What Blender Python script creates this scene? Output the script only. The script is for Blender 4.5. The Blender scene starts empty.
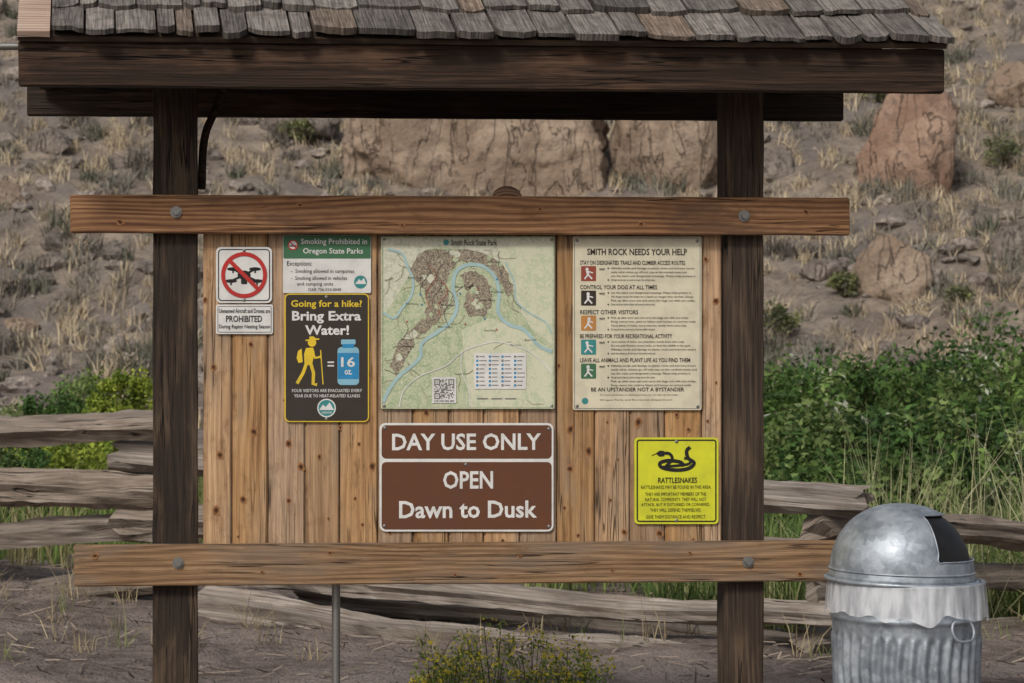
import bpy, bmesh, math, random
import numpy as np
from mathutils import Vector, Matrix, noise
random.seed(7); rng=np.random.default_rng(7)
sc=bpy.context.scene
F=2400.0; CX=262.0; CY=341.5; CAMZ=1.59
TH=math.radians(4.0); X0=0.653; Y0=8.0
cT,sT=math.cos(TH),math.sin(TH)
# ---------- survey helpers (photo measurements -> metres on real planes)
def K(px,py,yl):
    a=(px-CX)/F; b=(CY-py)/F
    t=(yl+Y0*cT-X0*sT)/(cT-a*sT)
    X=a*t;Y=t;Z=CAMZ+b*t
    return ((X-X0)*cT+(Y-Y0)*sT, Z)
def W(px,py,d): return Vector(((px-CX)/F*d,d,CAMZ+(CY-py)/F*d))
def sstep(t): t=np.clip(t,0,1); return t*t*(3-2*t)
def H(x,y):
    x=np.asarray(x,float);y=np.asarray(y,float)
    u=y-44-1.5*np.sin(x*.11+1)
    s=0.40*(np.sqrt(u*u+25)+u)/2
    s=np.where(s>34,34+(s-34)*.15,s)
    hm=sstep((y-36)/14)
    s=s+hm*(.35*np.sin(x*.35+.5*y*.3)+.25*np.sin(y*.55-x*.2+2)+.10*np.sin(x*1.3+y*.7)+.07*np.sin(y*1.9-x*1.1+1)+.04*np.sin(3.1*x+2.3*y))
    s=s+.17*np.exp(-((y-13.8)/2.2)**2)*sstep((.6-x)/2.5)
    s=s+.016*np.sin(x*3.1+y*1.7)+.012*np.sin(x*5.3-y*4.1+1)+.008*np.sin(x*11+y*9)+.005*np.sin(x*17-y*23)
    return s
def G(px,py):
    d=9.0
    while d<140:
        if H((px-CX)/F*d,d)>=CAMZ+(CY-py)/F*d: return d
        d+=.05
    return 140
# ---------- node helpers
def N(nt,typ,ins=None,**props):
    n=nt.nodes.new(typ)
    for k,v in props.items(): setattr(n,k,v)
    for k,v in (ins or {}).items():
        s=n.inputs[k]
        if isinstance(v,bpy.types.NodeSocket): nt.links.new(v,s)
        else: s.default_value=v
    return n
def M(nt,op,a,b=0.0,c=None):
    d={0:a,1:b}
    if c is not None: d[2]=c
    return N(nt,'ShaderNodeMath',d,operation=op).outputs[0]
def MR(nt,v,a,b,c=0.,d=1.,smooth=True):
    n=N(nt,'ShaderNodeMapRange',{'Value':v,'From Min':a,'From Max':b,'To Min':c,'To Max':d})
    if smooth:n.interpolation_type='SMOOTHSTEP'
    return n.outputs[0]
def C4(c): return (c[0],c[1],c[2],1)
def MIX(nt,f,a,b,mode='MIX'):
    n=nt.nodes.new('ShaderNodeMix'); n.data_type='RGBA'; n.blend_type=mode
    for i,v in ((0,f),(6,a),(7,b)):
        s=n.inputs[i]
        if isinstance(v,bpy.types.NodeSocket): nt.links.new(v,s)
        elif i==0: s.default_value=v
        else: s.default_value=C4(v)
    return n.outputs[2]
def CMB(nt,x,y,z):
    return N(nt,'ShaderNodeCombineXYZ',{0:x,1:y,2:z}).outputs[0]
def NOI(nt,vec,scale,detail=3,rough=.55):
    return N(nt,'ShaderNodeTexNoise',{'Vector':vec,'Scale':scale,'Detail':detail,'Roughness':rough}).outputs[0]
def newmat(name):
    m=bpy.data.materials.new(name); m.use_nodes=True; nt=m.node_tree
    b=nt.nodes['Principled BSDF']; b.inputs['Roughness'].default_value=.85
    b.inputs['Specular IOR Level'].default_value=.25
    return m,nt,b
def setc(nt,b,c): nt.links.new(c,b.inputs['Base Color'])
def bump(nt,b,h,st,dist=.01):
    n=N(nt,'ShaderNodeBump',{'Height':h,'Strength':st,'Distance':dist}); nt.links.new(n.outputs[0],b.inputs['Normal'])
def wood(name,dark,mid,light,axis='Z',ring=520,bs=.5,weather=None,wlo=.45,whi=.7,cracks=0.,rough=.8,wamt=.8,rw=.14,stain=0.):
    m,nt,b=newmat(name)
    tc=N(nt,'ShaderNodeTexCoord'); sp=N(nt,'ShaderNodeSeparateXYZ',{0:tc.outputs['Object']})
    r=M(nt,'MULTIPLY',N(nt,'ShaderNodeObjectInfo').outputs['Random'],37.)
    x,y,z=sp.outputs
    a,c=(z,x) if axis=='Z' else ((x,z) if axis=='X' else (y,x))
    c2=M(nt,'ADD',c,M(nt,'MULTIPLY',(y if axis!='Y' else z),.8))
    wn=NOI(nt,CMB(nt,M(nt,'MULTIPLY_ADD',c,5.,r),M(nt,'MULTIPLY',a,.8),r),1.,2)
    ph=M(nt,'ADD',M(nt,'MULTIPLY',c2,float(ring)),M(nt,'MULTIPLY',wn,38.))
    ri=M(nt,'MULTIPLY_ADD',M(nt,'SINE',ph),.5,.5)
    fi=NOI(nt,CMB(nt,M(nt,'MULTIPLY_ADD',c2,190.,r),M(nt,'MULTIPLY',a,4.),r),1.,3,.65)
    md=NOI(nt,CMB(nt,M(nt,'MULTIPLY_ADD',c2,55.,r),M(nt,'MULTIPLY_ADD',a,1.6,r),r),1.,3,.6)
    bl=NOI(nt,CMB(nt,M(nt,'MULTIPLY_ADD',c2,9.,r),M(nt,'MULTIPLY_ADD',a,2.2,r),r),1.,3)
    t=M(nt,'ADD',M(nt,'ADD',M(nt,'MULTIPLY',ri,rw),M(nt,'MULTIPLY',fi,.36-rw/2)),M(nt,'ADD',M(nt,'MULTIPLY',bl,.32),M(nt,'MULTIPLY',md,.32-rw/2)))
    cr=N(nt,'ShaderNodeValToRGB',{0:t}); e=cr.color_ramp.elements
    e[0].position=.35;e[0].color=C4(dark);e[1].position=.66;e[1].color=C4(light)
    q=e.new(.51);q.color=C4(mid)
    col=cr.outputs[0]
    rv=M(nt,'FRACT',M(nt,'MULTIPLY',r,3.71)); 
    hs=N(nt,'ShaderNodeHueSaturation',{'Color':col,'Value':M(nt,'MULTIPLY_ADD',rv,.44,.76),'Saturation':M(nt,'MULTIPLY_ADD',M(nt,'FRACT',M(nt,'MULTIPLY',r,7.3)),.3,.78)})
    col=hs.outputs[0]
    if stain:
        sn=NOI(nt,CMB(nt,M(nt,'MULTIPLY_ADD',c2,22.,r),M(nt,'MULTIPLY_ADD',a,9.,r),r),1.,5,.7)
        col=MIX(nt,MR(nt,sn,.50,.74,0,stain),col,tuple(v*.8 for v in dark))
    if weather:
        w=NOI(nt,CMB(nt,M(nt,'MULTIPLY_ADD',c2,10.,r),M(nt,'MULTIPLY_ADD',a,2.4,r),r),1.,4,.65)
        wf=M(nt,'MULTIPLY',MR(nt,w,wlo,whi),wamt)
        col=MIX(nt,wf,col,MIX(nt,fi,tuple(v*.55 for v in weather),tuple(v*1.4 for v in weather)))
    hh=M(nt,'ADD',M(nt,'MULTIPLY',fi,.6),M(nt,'MULTIPLY',md,.5))
    if cracks>0:
        ck=NOI(nt,CMB(nt,M(nt,'MULTIPLY_ADD',c2,42.,r),M(nt,'MULTIPLY',a,1.1),r),1.,2,.5)
        cf=M(nt,'MULTIPLY',M(nt,'MULTIPLY',MR(nt,M(nt,'ABSOLUTE',M(nt,'SUBTRACT',ck,.58)),.0,.018,1,0),MR(nt,bl,.42,.6)),cracks)
        col=MIX(nt,cf,col,tuple(v*.12 for v in dark)); hh=M(nt,'SUBTRACT',hh,cf)
    setc(nt,b,col); bump(nt,b,hh,bs,.006); b.inputs['Roughness'].default_value=rough
    return m
def plain(name,c,rough=.6,dirt=.15,metal=0.,sc_=25.,bs=0.):
    m,nt,b=newmat(name); tc=N(nt,'ShaderNodeTexCoord')
    n=NOI(nt,tc.outputs['Object'],sc_,5,.6); n2=NOI(nt,tc.outputs['Object'],3.5,2,.5)
    f=M(nt,'MULTIPLY',MR(nt,M(nt,'MULTIPLY',n,M(nt,'ADD',n2,.5)),.3,.75),dirt*2)
    setc(nt,b,MIX(nt,f,c,tuple(v*.45+.03 for v in c)))
    b.inputs['Roughness'].default_value=rough; b.inputs['Metallic'].default_value=metal
    if bs: bump(nt,b,n,bs)
    return m
def relief(name,a,b_,c,s1=28.,s2=140.):
    m,nt,b=newmat(name);o=N(nt,'ShaderNodeTexCoord').outputs['Object']
    n=NOI(nt,o,s1,5,.7);n2=NOI(nt,o,s2,3,.6)
    setc(nt,b,MIX(nt,MR(nt,n2,.45,.65),MIX(nt,MR(nt,n,.42,.6),a,b_),c));b.inputs['Roughness'].default_value=.45
    return m
def attrmat(name,trans=.0,rough=.8,grain=None,bs=0.):
    m,nt,b=newmat(name); at=N(nt,'ShaderNodeAttribute',attribute_name='col')
    col=at.outputs['Color']
    tc=N(nt,'ShaderNodeTexCoord')
    if grain:
        mp=N(nt,'ShaderNodeMapping',{'Vector':tc.outputs['Object'],'Scale':grain})
        n=NOI(nt,mp.outputs[0],1.,4,.65); n2=NOI(nt,tc.outputs['Object'],22.,3,.6)
        col=MIX(nt,MR(nt,n,.3,.7),MIX(nt,.6,col,(.01,.009,.008)),MIX(nt,.16,col,(.6,.55,.5)))
        col=MIX(nt,MR(nt,n2,.45,.7,0,.45),col,(.05,.042,.036))
        if bs: bump(nt,b,n,bs,.006)
    setc(nt,b,col); b.inputs['Roughness'].default_value=rough
    if trans>0:
        tr=N(nt,'ShaderNodeBsdfTranslucent',{'Color':col}); mx=N(nt,'ShaderNodeMixShader',{0:trans,1:b.outputs[0],2:tr.outputs[0]})
        nt.links.new(mx.outputs[0],nt.nodes['Material Output'].inputs[0])
    return m
# ---------- object helpers
def link(o,parent=None,mat=None):
    sc.collection.objects.link(o)
    if parent: o.parent=parent
    if mat: o.data.materials.append(mat)
    return o
def empty(name,loc=(0,0,0),rz=0.):
    o=bpy.data.objects.new(name,None); o.empty_display_size=.1; sc.collection.objects.link(o)
    o.location=loc; o.rotation_euler=(0,0,rz); return o
def meshpy(name,V,Fc,mat,parent=None,smooth=False):
    me=bpy.data.meshes.new(name); me.from_pydata([tuple(v) for v in V],[],[tuple(f) for f in Fc]); me.update()
    if smooth:
        for p in me.polygons:p.use_smooth=True
    return link(bpy.data.objects.new(name,me),parent,mat)
def meshnp(name,V,Fa,mat,col=None,parent=None,smooth=False):
    V=np.asarray(V,np.float32); Fa=np.asarray(Fa,np.int32); k=Fa.shape[1]; n=len(Fa)
    me=bpy.data.meshes.new(name); me.vertices.add(len(V)); me.vertices.foreach_set('co',V.ravel())
    me.loops.add(n*k); me.loops.foreach_set('vertex_index',Fa.ravel())
    me.polygons.add(n); me.polygons.foreach_set('loop_start',np.arange(0,n*k,k,dtype=np.int32))
    me.polygons.foreach_set('use_smooth',np.full(n,smooth))
    me.update(calc_edges=True)
    if col is not None:
        c=np.ones((n,4),np.float32); c[:,:3]=col
        at=me.attributes.new('col','FLOAT_COLOR','FACE'); at.data.foreach_set('color',c.ravel())
    me.validate()
    return link(bpy.data.objects.new(name,me),parent,mat)
def box(name,x0,x1,y0,y1,z0,z1,mat,parent=None,bev=.003,jit=0.):
    bm=bmesh.new(); bmesh.ops.create_cube(bm,size=1)
    c=((x0+x1)/2,(y0+y1)/2,(z0+z1)/2); s=(x1-x0,y1-y0,z1-z0)
    for v in bm.verts: v.co=Vector((v.co.x*s[0],v.co.y*s[1],v.co.z*s[2]))
    if jit:
        L=max(range(3),key=lambda i:s[i]); es=[e for e in bm.edges if abs((e.verts[0].co-e.verts[1].co)[L])>s[L]*.9]
        bmesh.ops.subdivide_edges(bm,edges=es,cuts=40,use_grid_fill=True)
        sd=random.random()*99
        for v in bm.verts:
            q=Vector((v.co.x*9 if L==0 else v.co.x*30,v.co.y*30,v.co.z*9 if L==2 else v.co.z*30))+Vector((sd,sd,sd))
            d=noise.noise_vector(q)*jit; d[L]=0 if abs(abs(v.co[L])-s[L]/2)>1e-5 else d[L]*2
            v.co+=d
    if bev:
        es=[e for e in bm.edges if len(e.link_faces)==2 and e.calc_face_angle(0)>.8]
        bmesh.ops.bevel(bm,geom=es,offset=bev,segments=2,affect='EDGES')
    me=bpy.data.meshes.new(name); bm.to_mesh(me); bm.free()
    o=bpy.data.objects.new(name,me); o.location=c; return link(o,parent,mat)
def cyl(name,p0,p1,r,mat,parent=None,seg=16,r2=None):
    p0=Vector(p0);p1=Vector(p1); L=(p1-p0).length
    bm=bmesh.new(); bmesh.ops.create_cone(bm,cap_ends=True,segments=seg,radius1=r,radius2=r if r2 is None else r2,depth=L)
    me=bpy.data.meshes.new(name); bm.to_mesh(me); bm.free()
    for p in me.polygons: p.use_smooth=len(p.vertices)==4
    o=bpy.data.objects.new(name,me); o.location=(p0+p1)/2; o.rotation_mode='QUATERNION'; o.rotation_quaternion=(p1-p0).to_track_quat('Z','Y')
    return link(o,parent,mat)
def tube(name,pts,r,mat,parent=None,cyc=False):
    cu=bpy.data.curves.new(name,'CURVE');cu.dimensions='3D';cu.bevel_depth=r;cu.bevel_resolution=3
    s=cu.splines.new('BEZIER'); s.bezier_points.add(len(pts)-1); s.use_cyclic_u=cyc
    for b,p in zip(s.bezier_points,pts): b.co=p;b.handle_left_type=b.handle_right_type='AUTO'
    return link(bpy.data.objects.new(name,cu),parent,mat)

# ---------- materials
m_board=wood('pine_panel',(.20,.105,.048),(.46,.27,.13),(.62,.41,.225),'Z',260,.8,weather=(.25,.18,.125),wlo=.46,whi=.68,wamt=.65,cracks=.8,rough=.65,rw=.07,stain=.7)
m_beam=wood('stained_beam',(.13,.05,.018),(.32,.145,.054),(.48,.25,.105),'X',330,.8,weather=(.11,.06,.036),wlo=.48,whi=.70,cracks=.9,rough=.65,wamt=.75,rw=.17,stain=.5)
m_beam2=wood('faded_beam',(.15,.085,.048),(.35,.215,.12),(.52,.35,.215),'X',330,.9,weather=(.20,.145,.105),wlo=.43,whi=.64,cracks=1.,rough=.8,wamt=.75,rw=.14,stain=.5)
m_post=wood('dark_stained_post',(.014,.009,.007),(.048,.030,.019),(.13,.083,.052),'Z',300,1.,weather=(.135,.09,.055),wlo=.48,whi=.68,cracks=1.,wamt=.6,rw=.05)
m_fascia=wood('dark_fascia',(.010,.006,.0045),(.030,.018,.012),(.085,.052,.034),'X',300,1.,weather=(.13,.066,.038),wlo=.52,whi=.72,cracks=1.,wamt=.65,rw=.05)
m_sheath=wood('roof_sheathing',(.03,.02,.014),(.07,.045,.03),(.13,.09,.06),'X',300,.5,cracks=.4)
m_bare=wood('bare_plank',(.22,.14,.10),(.42,.29,.22),(.6,.46,.37),'X',300,.6,cracks=.5)
m_rail=wood('weathered_rail',(.075,.06,.049),(.25,.205,.168),(.47,.41,.355),'X',200,1.,weather=(.14,.096,.068),wlo=.48,whi=.68,cracks=1.,wamt=.6,rw=.03)
m_shake=attrmat('cedar_shakes',0,.9,(170,7,7),1.)
m_steel=plain('bolt_steel',(.30,.29,.27),.45,.3,.8,200)
m_leaf=attrmat('foliage',.25,.7); m_grass=attrmat('grass_blades',0,.8)
m,nt,b=newmat('knot_wood');o=N(nt,'ShaderNodeTexCoord').outputs['Object']
ln=N(nt,'ShaderNodeVectorMath',{0:o},operation='LENGTH').outputs['Value']; nn=NOI(nt,N(nt,'ShaderNodeVectorMath',{0:o,1:(1.6,1.6,1.6)},operation='MULTIPLY').outputs[0],1.,3)
rr_=M(nt,'ADD',ln,M(nt,'MULTIPLY',M(nt,'SUBTRACT',nn,.5),.7))
cr=N(nt,'ShaderNodeValToRGB',{0:rr_});e=cr.color_ramp.elements;e[0].position=.22;e[0].color=(.045,.02,.011,1);e[1].position=1.;e[1].color=(.36,.19,.085,1);q=e.new(.5);q.color=(.13,.058,.026,1);q=e.new(.75);q.color=(.27,.12,.05,1)
setc(nt,b,cr.outputs[0]);m_knot=m

# ---------- kiosk
kiosk=empty('information_kiosk',(X0,Y0,0),TH)
YP=-.085
def kx(px,yl,py=340): return K(px,py,yl)[0]
yF=-.50
ztop=(K(18,42,yF)[1]+K(945,48,yF)[1])/2; zbot=(K(18,87,yF)[1]+K(945,92,yF)[1])/2
xl=kx(18,yF);xr=kx(945,yF); SL=math.tan(math.radians(31))
ridge=ztop+.5*SL
for nm,a,b in (('post_1',153.5,198),('post_2',725,764)):
    box(nm,kx(a,YP),kx(b,YP),YP,YP+.105,-.4,ridge-.12,m_post,kiosk,.004,.003)
def beam(nm,a,b,t0,t1,b0,b1,mat):
    y=-.128; z1=(K(a,t0,y)[1]+K(b,t1,y)[1])/2; z0=(K(a,b0,y)[1]+K(b,b1,y)[1])/2
    return box(nm,kx(a,y),kx(b,y),y,YP-.0025,z0,z1,mat,kiosk,.004,.0022)
beam('upper_beam',70,850,193,199,232,236,m_beam)
beam('lower_beam',74,848,543,543,585,583,m_beam2)
for i,(a,b) in enumerate(((176,212),(744,216),(178,563),(748,562))):
    x,z=K(a,b,-.13)
    cyl('bolt_washer_%d'%i,(x,-.1265,z),(x,-.132,z),.019,m_steel,kiosk,20)
    cyl('bolt_head_%d'%i,(x,-.132,z),(x,-.143,z),.011,m_steel,kiosk,6)
YB0=-.074
edges=[203,232,268,305,340,378,413,449,484,520,557,595,630,665,702,722]
zt=K(460,222,YB0)[1]; zb=K(460,556,YB0)[1]
for i in range(len(edges)-1):
    o=random.uniform(-.0015,.0015)
    box('panel_board_%d'%i,kx(edges[i],YB0)+.0018,kx(edges[i+1],YB0)-.0018,YB0+o,-.05+o,zb-.01,zt+.01,m_board,kiosk,.0045)
box('panel_backing',kx(206,0),kx(716,0),-.047,-.034,zb,zt,m_sheath,kiosk,0)
def knot(i,px,py,y,rx,rz):
    x,z=K(px,py,y); n=22;ph=random.random()*6;p2=random.random()*6
    V=[((1+.18*math.sin(2*t+ph)+.12*math.sin(5*t+p2))*math.cos(t),0,(1+.16*math.sin(3*t+ph)+.10*math.cos(4*t+p2))*math.sin(t)) for t in [2*math.pi*k/n for k in range(n)]]
    ob=meshpy('knot_%d'%i,V,[tuple(range(n))],m_knot,kiosk); ob.location=(x,y,z); ob.scale=(rx,1,rz); ob.rotation_euler=(0,random.uniform(-.5,.5),0)
kn=0
for px,py in ((218,370),(222,452),(214,510),(250,345),(256,432),(244,497),(288,440),(293,505),(318,452),(324,520),(360,440),(352,495),(366,528),(392,536),(566,428),(571,470),(565,512),(577,540),(590,455),(611,420),(606,500),(616,462),(640,425),(622,535),(677,418),(684,431),(711,300),(712,380),(710,255),(711,425),(655,532),(693,535),(208,300),(280,402),(376,470),(562,366),(709,470),(238,536),(300,470),(338,424),(430,417),(500,537)):
    kn+=1; r=random.choice([.004,.006,.007,.009,.012]); knot(kn,px+random.uniform(-5,5),py+random.uniform(-5,5),YB0-.0022,r,r*random.uniform(1,1.7))
for px,py,y in ((120,222,0),(300,205,0),(402,225,0),(540,209,0),(641,224,0),(806,212,0),(95,556,0),(262,572,0),(330,553,0),(455,575,0),(520,556,0),(612,570,0),(690,553,0),(800,574,0)):
    kn+=1; r=random.uniform(.005,.011); knot(kn,px,py,-.1308,r*1.4,r*.9)
box('front_fascia',xl,xr,yF,yF+.038,zbot,ztop,m_fascia,kiosk,.004,.003)
box('rear_fascia',xl,xr-.02,-yF-.038,-yF,zbot,ztop,m_fascia,kiosk,.004,.002)
cs31,sn31=math.cos(math.radians(31)),math.sin(math.radians(31))
def slab(nm,sgn,x0,x1,n0,n1,s0,s1,mat):
    V=[]
    for x in (x0,x1):
        for s in (s0,s1):
            for n in (n0,n1):
                y=-.515+s*cs31-n*sn31; z=ztop+s*sn31+n*cs31
                V.append((x,y*sgn,z))
    Fc=[(0,1,3,2),(4,6,7,5),(0,4,5,1),(2,3,7,6),(0,2,6,4),(1,5,7,3)]
    return meshpy(nm,V,Fc,mat,kiosk)
SLN=.515/cs31
slab('roof_deck_front',1,xl,xr,-.002,.016,0,SLN,m_sheath)
slab('roof_deck_rear',-1,xl,xr,-.002,.016,0,SLN,m_sheath)
slab('bare_edge_plank',1,xl-.002,kx(50,yF),.0175,.036,-.012,SLN*.97,m_bare)
for i,px in enumerate((40,152,290,430,570,730,880)):
    x=kx(px,yF)
    for sg,nn in ((1,'a'),(-1,'b')): slab('rafter_%d%s'%(i,nn),sg,x-.02,x+.02,-.09,-.003,.05,SLN-.02,m_fascia)
def shakes():
    V=[];Q=[];Cc=[]; EX=.205
    for sg in (1,-1):
        c=0
        while c*EX<SLN-.02:
            s0=c*EX-.03; x=kx(51,yF) if sg==1 else xl
            x+=-random.random()*.02*(sg<0)
            while x<xr+.01:
                w=random.choice([.06,.09,.11,.13,.15,.18])*random.uniform(.85,1.15)
                x1=min(x+w,xr+.008)
                if x1-x<.03: break
                a=s0+random.uniform(-.020,.026)*(1 if c else .6); bnd=min(a+.34,SLN+.01); th=random.uniform(.012,.024); sk=random.uniform(-.012,.012)
                cup=random.uniform(-.006,.009); base=len(V); tl=random.uniform(-.003,.008)
                g=random.uniform(0,1); tone=np.array([.20,.175,.155])*random.uniform(.5,1.6)
                if g>.82: tone=np.array([.27,.19,.135])*random.uniform(.6,1.2)
                K3=6
                for iw in range(K3+1):
                    u=iw/K3; xx=x+.002+(x1-x-.004)*u; cu=cup*(1-(2*u-1)**2)+tl; wob=random.uniform(-.005,.005)+.012*(2*u-1)**4
                    for (s,n) in ((a+sk*(u-.5)*2+wob,.030+cu),(a+sk*(u-.5)*2+wob,.030+th+cu),(bnd,.021),(bnd,.017)):
                        y=-.515+s*cs31-n*sn31; z=ztop+s*sn31+n*cs31
                        V.append((xx,y*sg,z))
                for iw in range(K3):
                    p=base+iw*4
                    for j in range(4):
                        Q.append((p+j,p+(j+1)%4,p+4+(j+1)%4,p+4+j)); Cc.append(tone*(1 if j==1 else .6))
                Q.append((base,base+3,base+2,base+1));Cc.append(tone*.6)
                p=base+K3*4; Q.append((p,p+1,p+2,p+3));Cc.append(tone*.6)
                x=x1+random.uniform(.001,.007)
            c+=1
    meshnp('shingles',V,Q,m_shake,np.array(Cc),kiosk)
shakes()
box('ridge_cap',xl,xr,-.06,.06,ridge+.035,ridge+.055,m_sheath,kiosk,.004)
x1,z1=K(226,88,.02);x2,z2=K(216,108,.02);x3,z3=K(205,135,.02);x4,z4=K(201,190,.02)
tube('curved_brace',[(x1,-.02,z1+.05),(x2,-.02,z2),(x3,-.02,z3),(x4,-.02,z4)],.014,m_fascia,kiosk)
x,z=K(18,46,-.42); tube('conduit_pipe',[(x+.1,-.42,z),(x-.3,-.42,z-.005),(x-.9,-.42,z-.02)],.012,m_steel,kiosk)
xx,zz=K(336,585,-.02); tube('support_stake',[(xx,-.02,zz+.05),(xx,-.02,.2),(xx,-.02,-.3)],.014,m_steel,kiosk)
x,z=K(501,196,.05); 
bm=bmesh.new(); bmesh.ops.create_uvsphere(bm,u_segments=20,v_segments=12,radius=.045)
me=bpy.data.meshes.new('post_knob'); bm.to_mesh(me); bm.free(); o=bpy.data.objects.new('wood_knob',me); o.location=(x,-.065,z-.010); o.scale=(1.1,.3,.8); link(o,kiosk,m_beam)

# ---------- signs
YS=-.0825
P={}
def col(nm,c,**k):
    P[nm]=plain('paint_'+nm,c,k.get('rough',.45),k.get('dirt',.18),0,k.get('s',18.)); return P[nm]
col('white',(.74,.73,.70));col('cream',(.70,.64,.48));col('brown',(.135,.052,.026));col('black',(.018,.016,.015));col('char',(.045,.035,.028))
col('red',(.50,.035,.03));col('green',(.06,.17,.085));col('yellow',(.66,.66,.035));col('gold',(.78,.55,.04));col('blue',(.03,.25,.50))
col('lblue',(.25,.50,.62));col('teal',(.05,.26,.26));col('orange',(.52,.24,.07));col('rust',(.30,.07,.045));col('grey',(.22,.21,.20));col('ltext',(.13,.11,.09))
col('river',(.40,.56,.56));col('road',(.75,.73,.68));col('mred',(.45,.10,.06));col('contour',(.36,.31,.21))
P['cliff']=relief('map_cliff',(.27,.22,.165),(.135,.105,.085),(.46,.42,.30),75.,260.)
P['mapgreen']=relief('map_lowland',(.47,.52,.34),(.33,.41,.24),(.58,.58,.42),26.,130.)
P['maptan']=relief('map_plain',(.62,.62,.46),(.50,.55,.38),(.66,.63,.48),18.,100.)
P['mapcream']=relief('map_high_plain',(.62,.62,.49),(.47,.49,.37),(.68,.66,.53),30.,110.)
class Sign:
    def __init__(s,name,x0,y0,x1,y1,mat,r=3,th=.004,yo=0.):
        s.ys=YS-yo; cx,cz=K((x0+x1)/2,(y0+y1)/2,s.ys); s.cx,s.cz=cx,cz
        wx=X0+cx*cT-s.ys*sT; wy=Y0+cx*sT+s.ys*cT
        s.e=empty(name,(wx,wy,cz),TH)
        pts=s.rr(x0,y0,x1,y1,r); n=len(pts)
        V=[(p[0],0,p[1]) for p in pts]+[(p[0],th,p[1]) for p in pts]
        Fc=[tuple(range(n)),tuple(range(2*n-1,n-1,-1))]+[(i,i+n,(i+1)%n+n,(i+1)%n) for i in range(n)]
        meshpy('plate',V,Fc,mat,s.e)
    def L(s,px,py):
        x,z=K(px,py,s.ys); return (x-s.cx,z-s.cz)
    def rr(s,x0,y0,x1,y1,r):
        o=[]
        for cx,cy,a0 in ((x1-r,y0+r,-90),(x1-r,y1-r,0),(x0+r,y1-r,90),(x0+r,y0+r,180)):
            for i in range(6):
                a=math.radians(a0+i*18); o.append(s.L(cx+r*math.cos(a),cy+r*math.sin(a)))
        return o
    def flat(s,nm,pts,mat,l):
        y=-l*.0008; return meshpy(nm,[(p[0],y,p[1]) for p in pts],[tuple(range(len(pts)))],mat,s.e)
    def rect(s,nm,x0,y0,x1,y1,mat,l,r=.01): return s.flat(nm,s.rr(x0,y0,x1,y1,r),mat,l)
    def poly(s,nm,pp,mat,l): return s.flat(nm,[s.L(*p) for p in pp],mat,l)
    def frame(s,nm,x0,y0,x1,y1,w,mat,l,r=3):
        A=s.rr(x0,y0,x1,y1,r);B=s.rr(x0+w,y0+w,x1-w,y1-w,max(r-w,.3));n=len(A);y=-l*.0008
        return meshpy(nm,[(p[0],y,p[1]) for p in A+B],[(i,(i+1)%n,(i+1)%n+n,i+n) for i in range(n)],mat,s.e)
    def disc(s,nm,cx,cy,r,mat,l,ry=None):
        ry=ry or r
        return s.poly(nm,[(cx+r*math.cos(i*math.pi/14),cy+ry*math.sin(i*math.pi/14)) for i in range(28)],mat,l)
    def ring(s,nm,cx,cy,r,w,mat,l):
        n=40;y=-l*.0008;A=[s.L(cx+r*math.cos(i*2*math.pi/n),cy+r*math.sin(i*2*math.pi/n)) for i in range(n)];B=[s.L(cx+(r-w)*math.cos(i*2*math.pi/n),cy+(r-w)*math.sin(i*2*math.pi/n)) for i in range(n)]
        return meshpy(nm,[(p[0],y,p[1]) for p in A+B],[(i,(i+1)%n,(i+1)%n+n,i+n) for i in range(n)],mat,s.e)
    def stroke(s,nm,pp,w,mat,l,sm=True,w1=None):
        P_=[Vector(p) for p in pp]
        if sm and len(P_)>2:
            Q=[]
            for i in range(len(P_)-1):
                a=P_[max(i-1,0)];b=P_[i];c=P_[i+1];d=P_[min(i+2,len(P_)-1)]
                for k in range(6):
                    t=k/6; Q.append(.5*((2*b)+(c-a)*t+(2*a-5*b+4*c-d)*t*t+(3*b-a-3*c+d)*t**3))
            Q.append(P_[-1]);P_=Q
        V=[];n=len(P_);y=-l*.0008
        for i,p in enumerate(P_):
            t=(P_[min(i+1,n-1)]-P_[max(i-1,0)]).normalized(); nr=Vector((-t.y,t.x)); ww=(w if w1 is None else w+(w1-w)*i/(n-1))/2
            for sgn in (1,-1):
                q=s.L(*(p+nr*ww*sgn)); V.append((q[0],y,q[1]))
        return meshpy(nm,V,[(2*i,2*i+1,2*i+3,2*i+2) for i in range(n-1)],mat,s.e)
    def text(s,t,x0,y0,x1,y1,mat,l=2,bold=.012):
        cu=bpy.data.curves.new('t','FONT'); cu.body=t; cu.offset=bold; cu.resolution_u=2
        o=bpy.data.objects.new('t',cu); sc.collection.objects.link(o)
        dg=bpy.context.evaluated_depsgraph_get(); dg.update()
        me=bpy.data.meshes.new_from_object(o.evaluated_get(dg)); bpy.data.objects.remove(o)
        n=len(me.vertices); co=np.zeros(n*3,np.float32); me.vertices.foreach_get('co',co); co=co.reshape(-1,3)
        mn=co.min(0);mx=co.max(0); u=(co[:,0]-mn[0])/(mx[0]-mn[0]); v=(co[:,1]-mn[1])/(mx[1]-mn[1])
        a=s.L(x0,y1);b=s.L(x1,y1);c=s.L(x0,y0)
        out=np.stack([a[0]+(b[0]-a[0])*u,np.full(n,-l*.0008),a[1]+(c[1]-a[1])*v],1).astype(np.float32)
        me.vertices.foreach_set('co',out.ravel()); me.update(); me.materials.clear()
        link(bpy.data.objects.new('lettering',me),s.e,mat)
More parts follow.
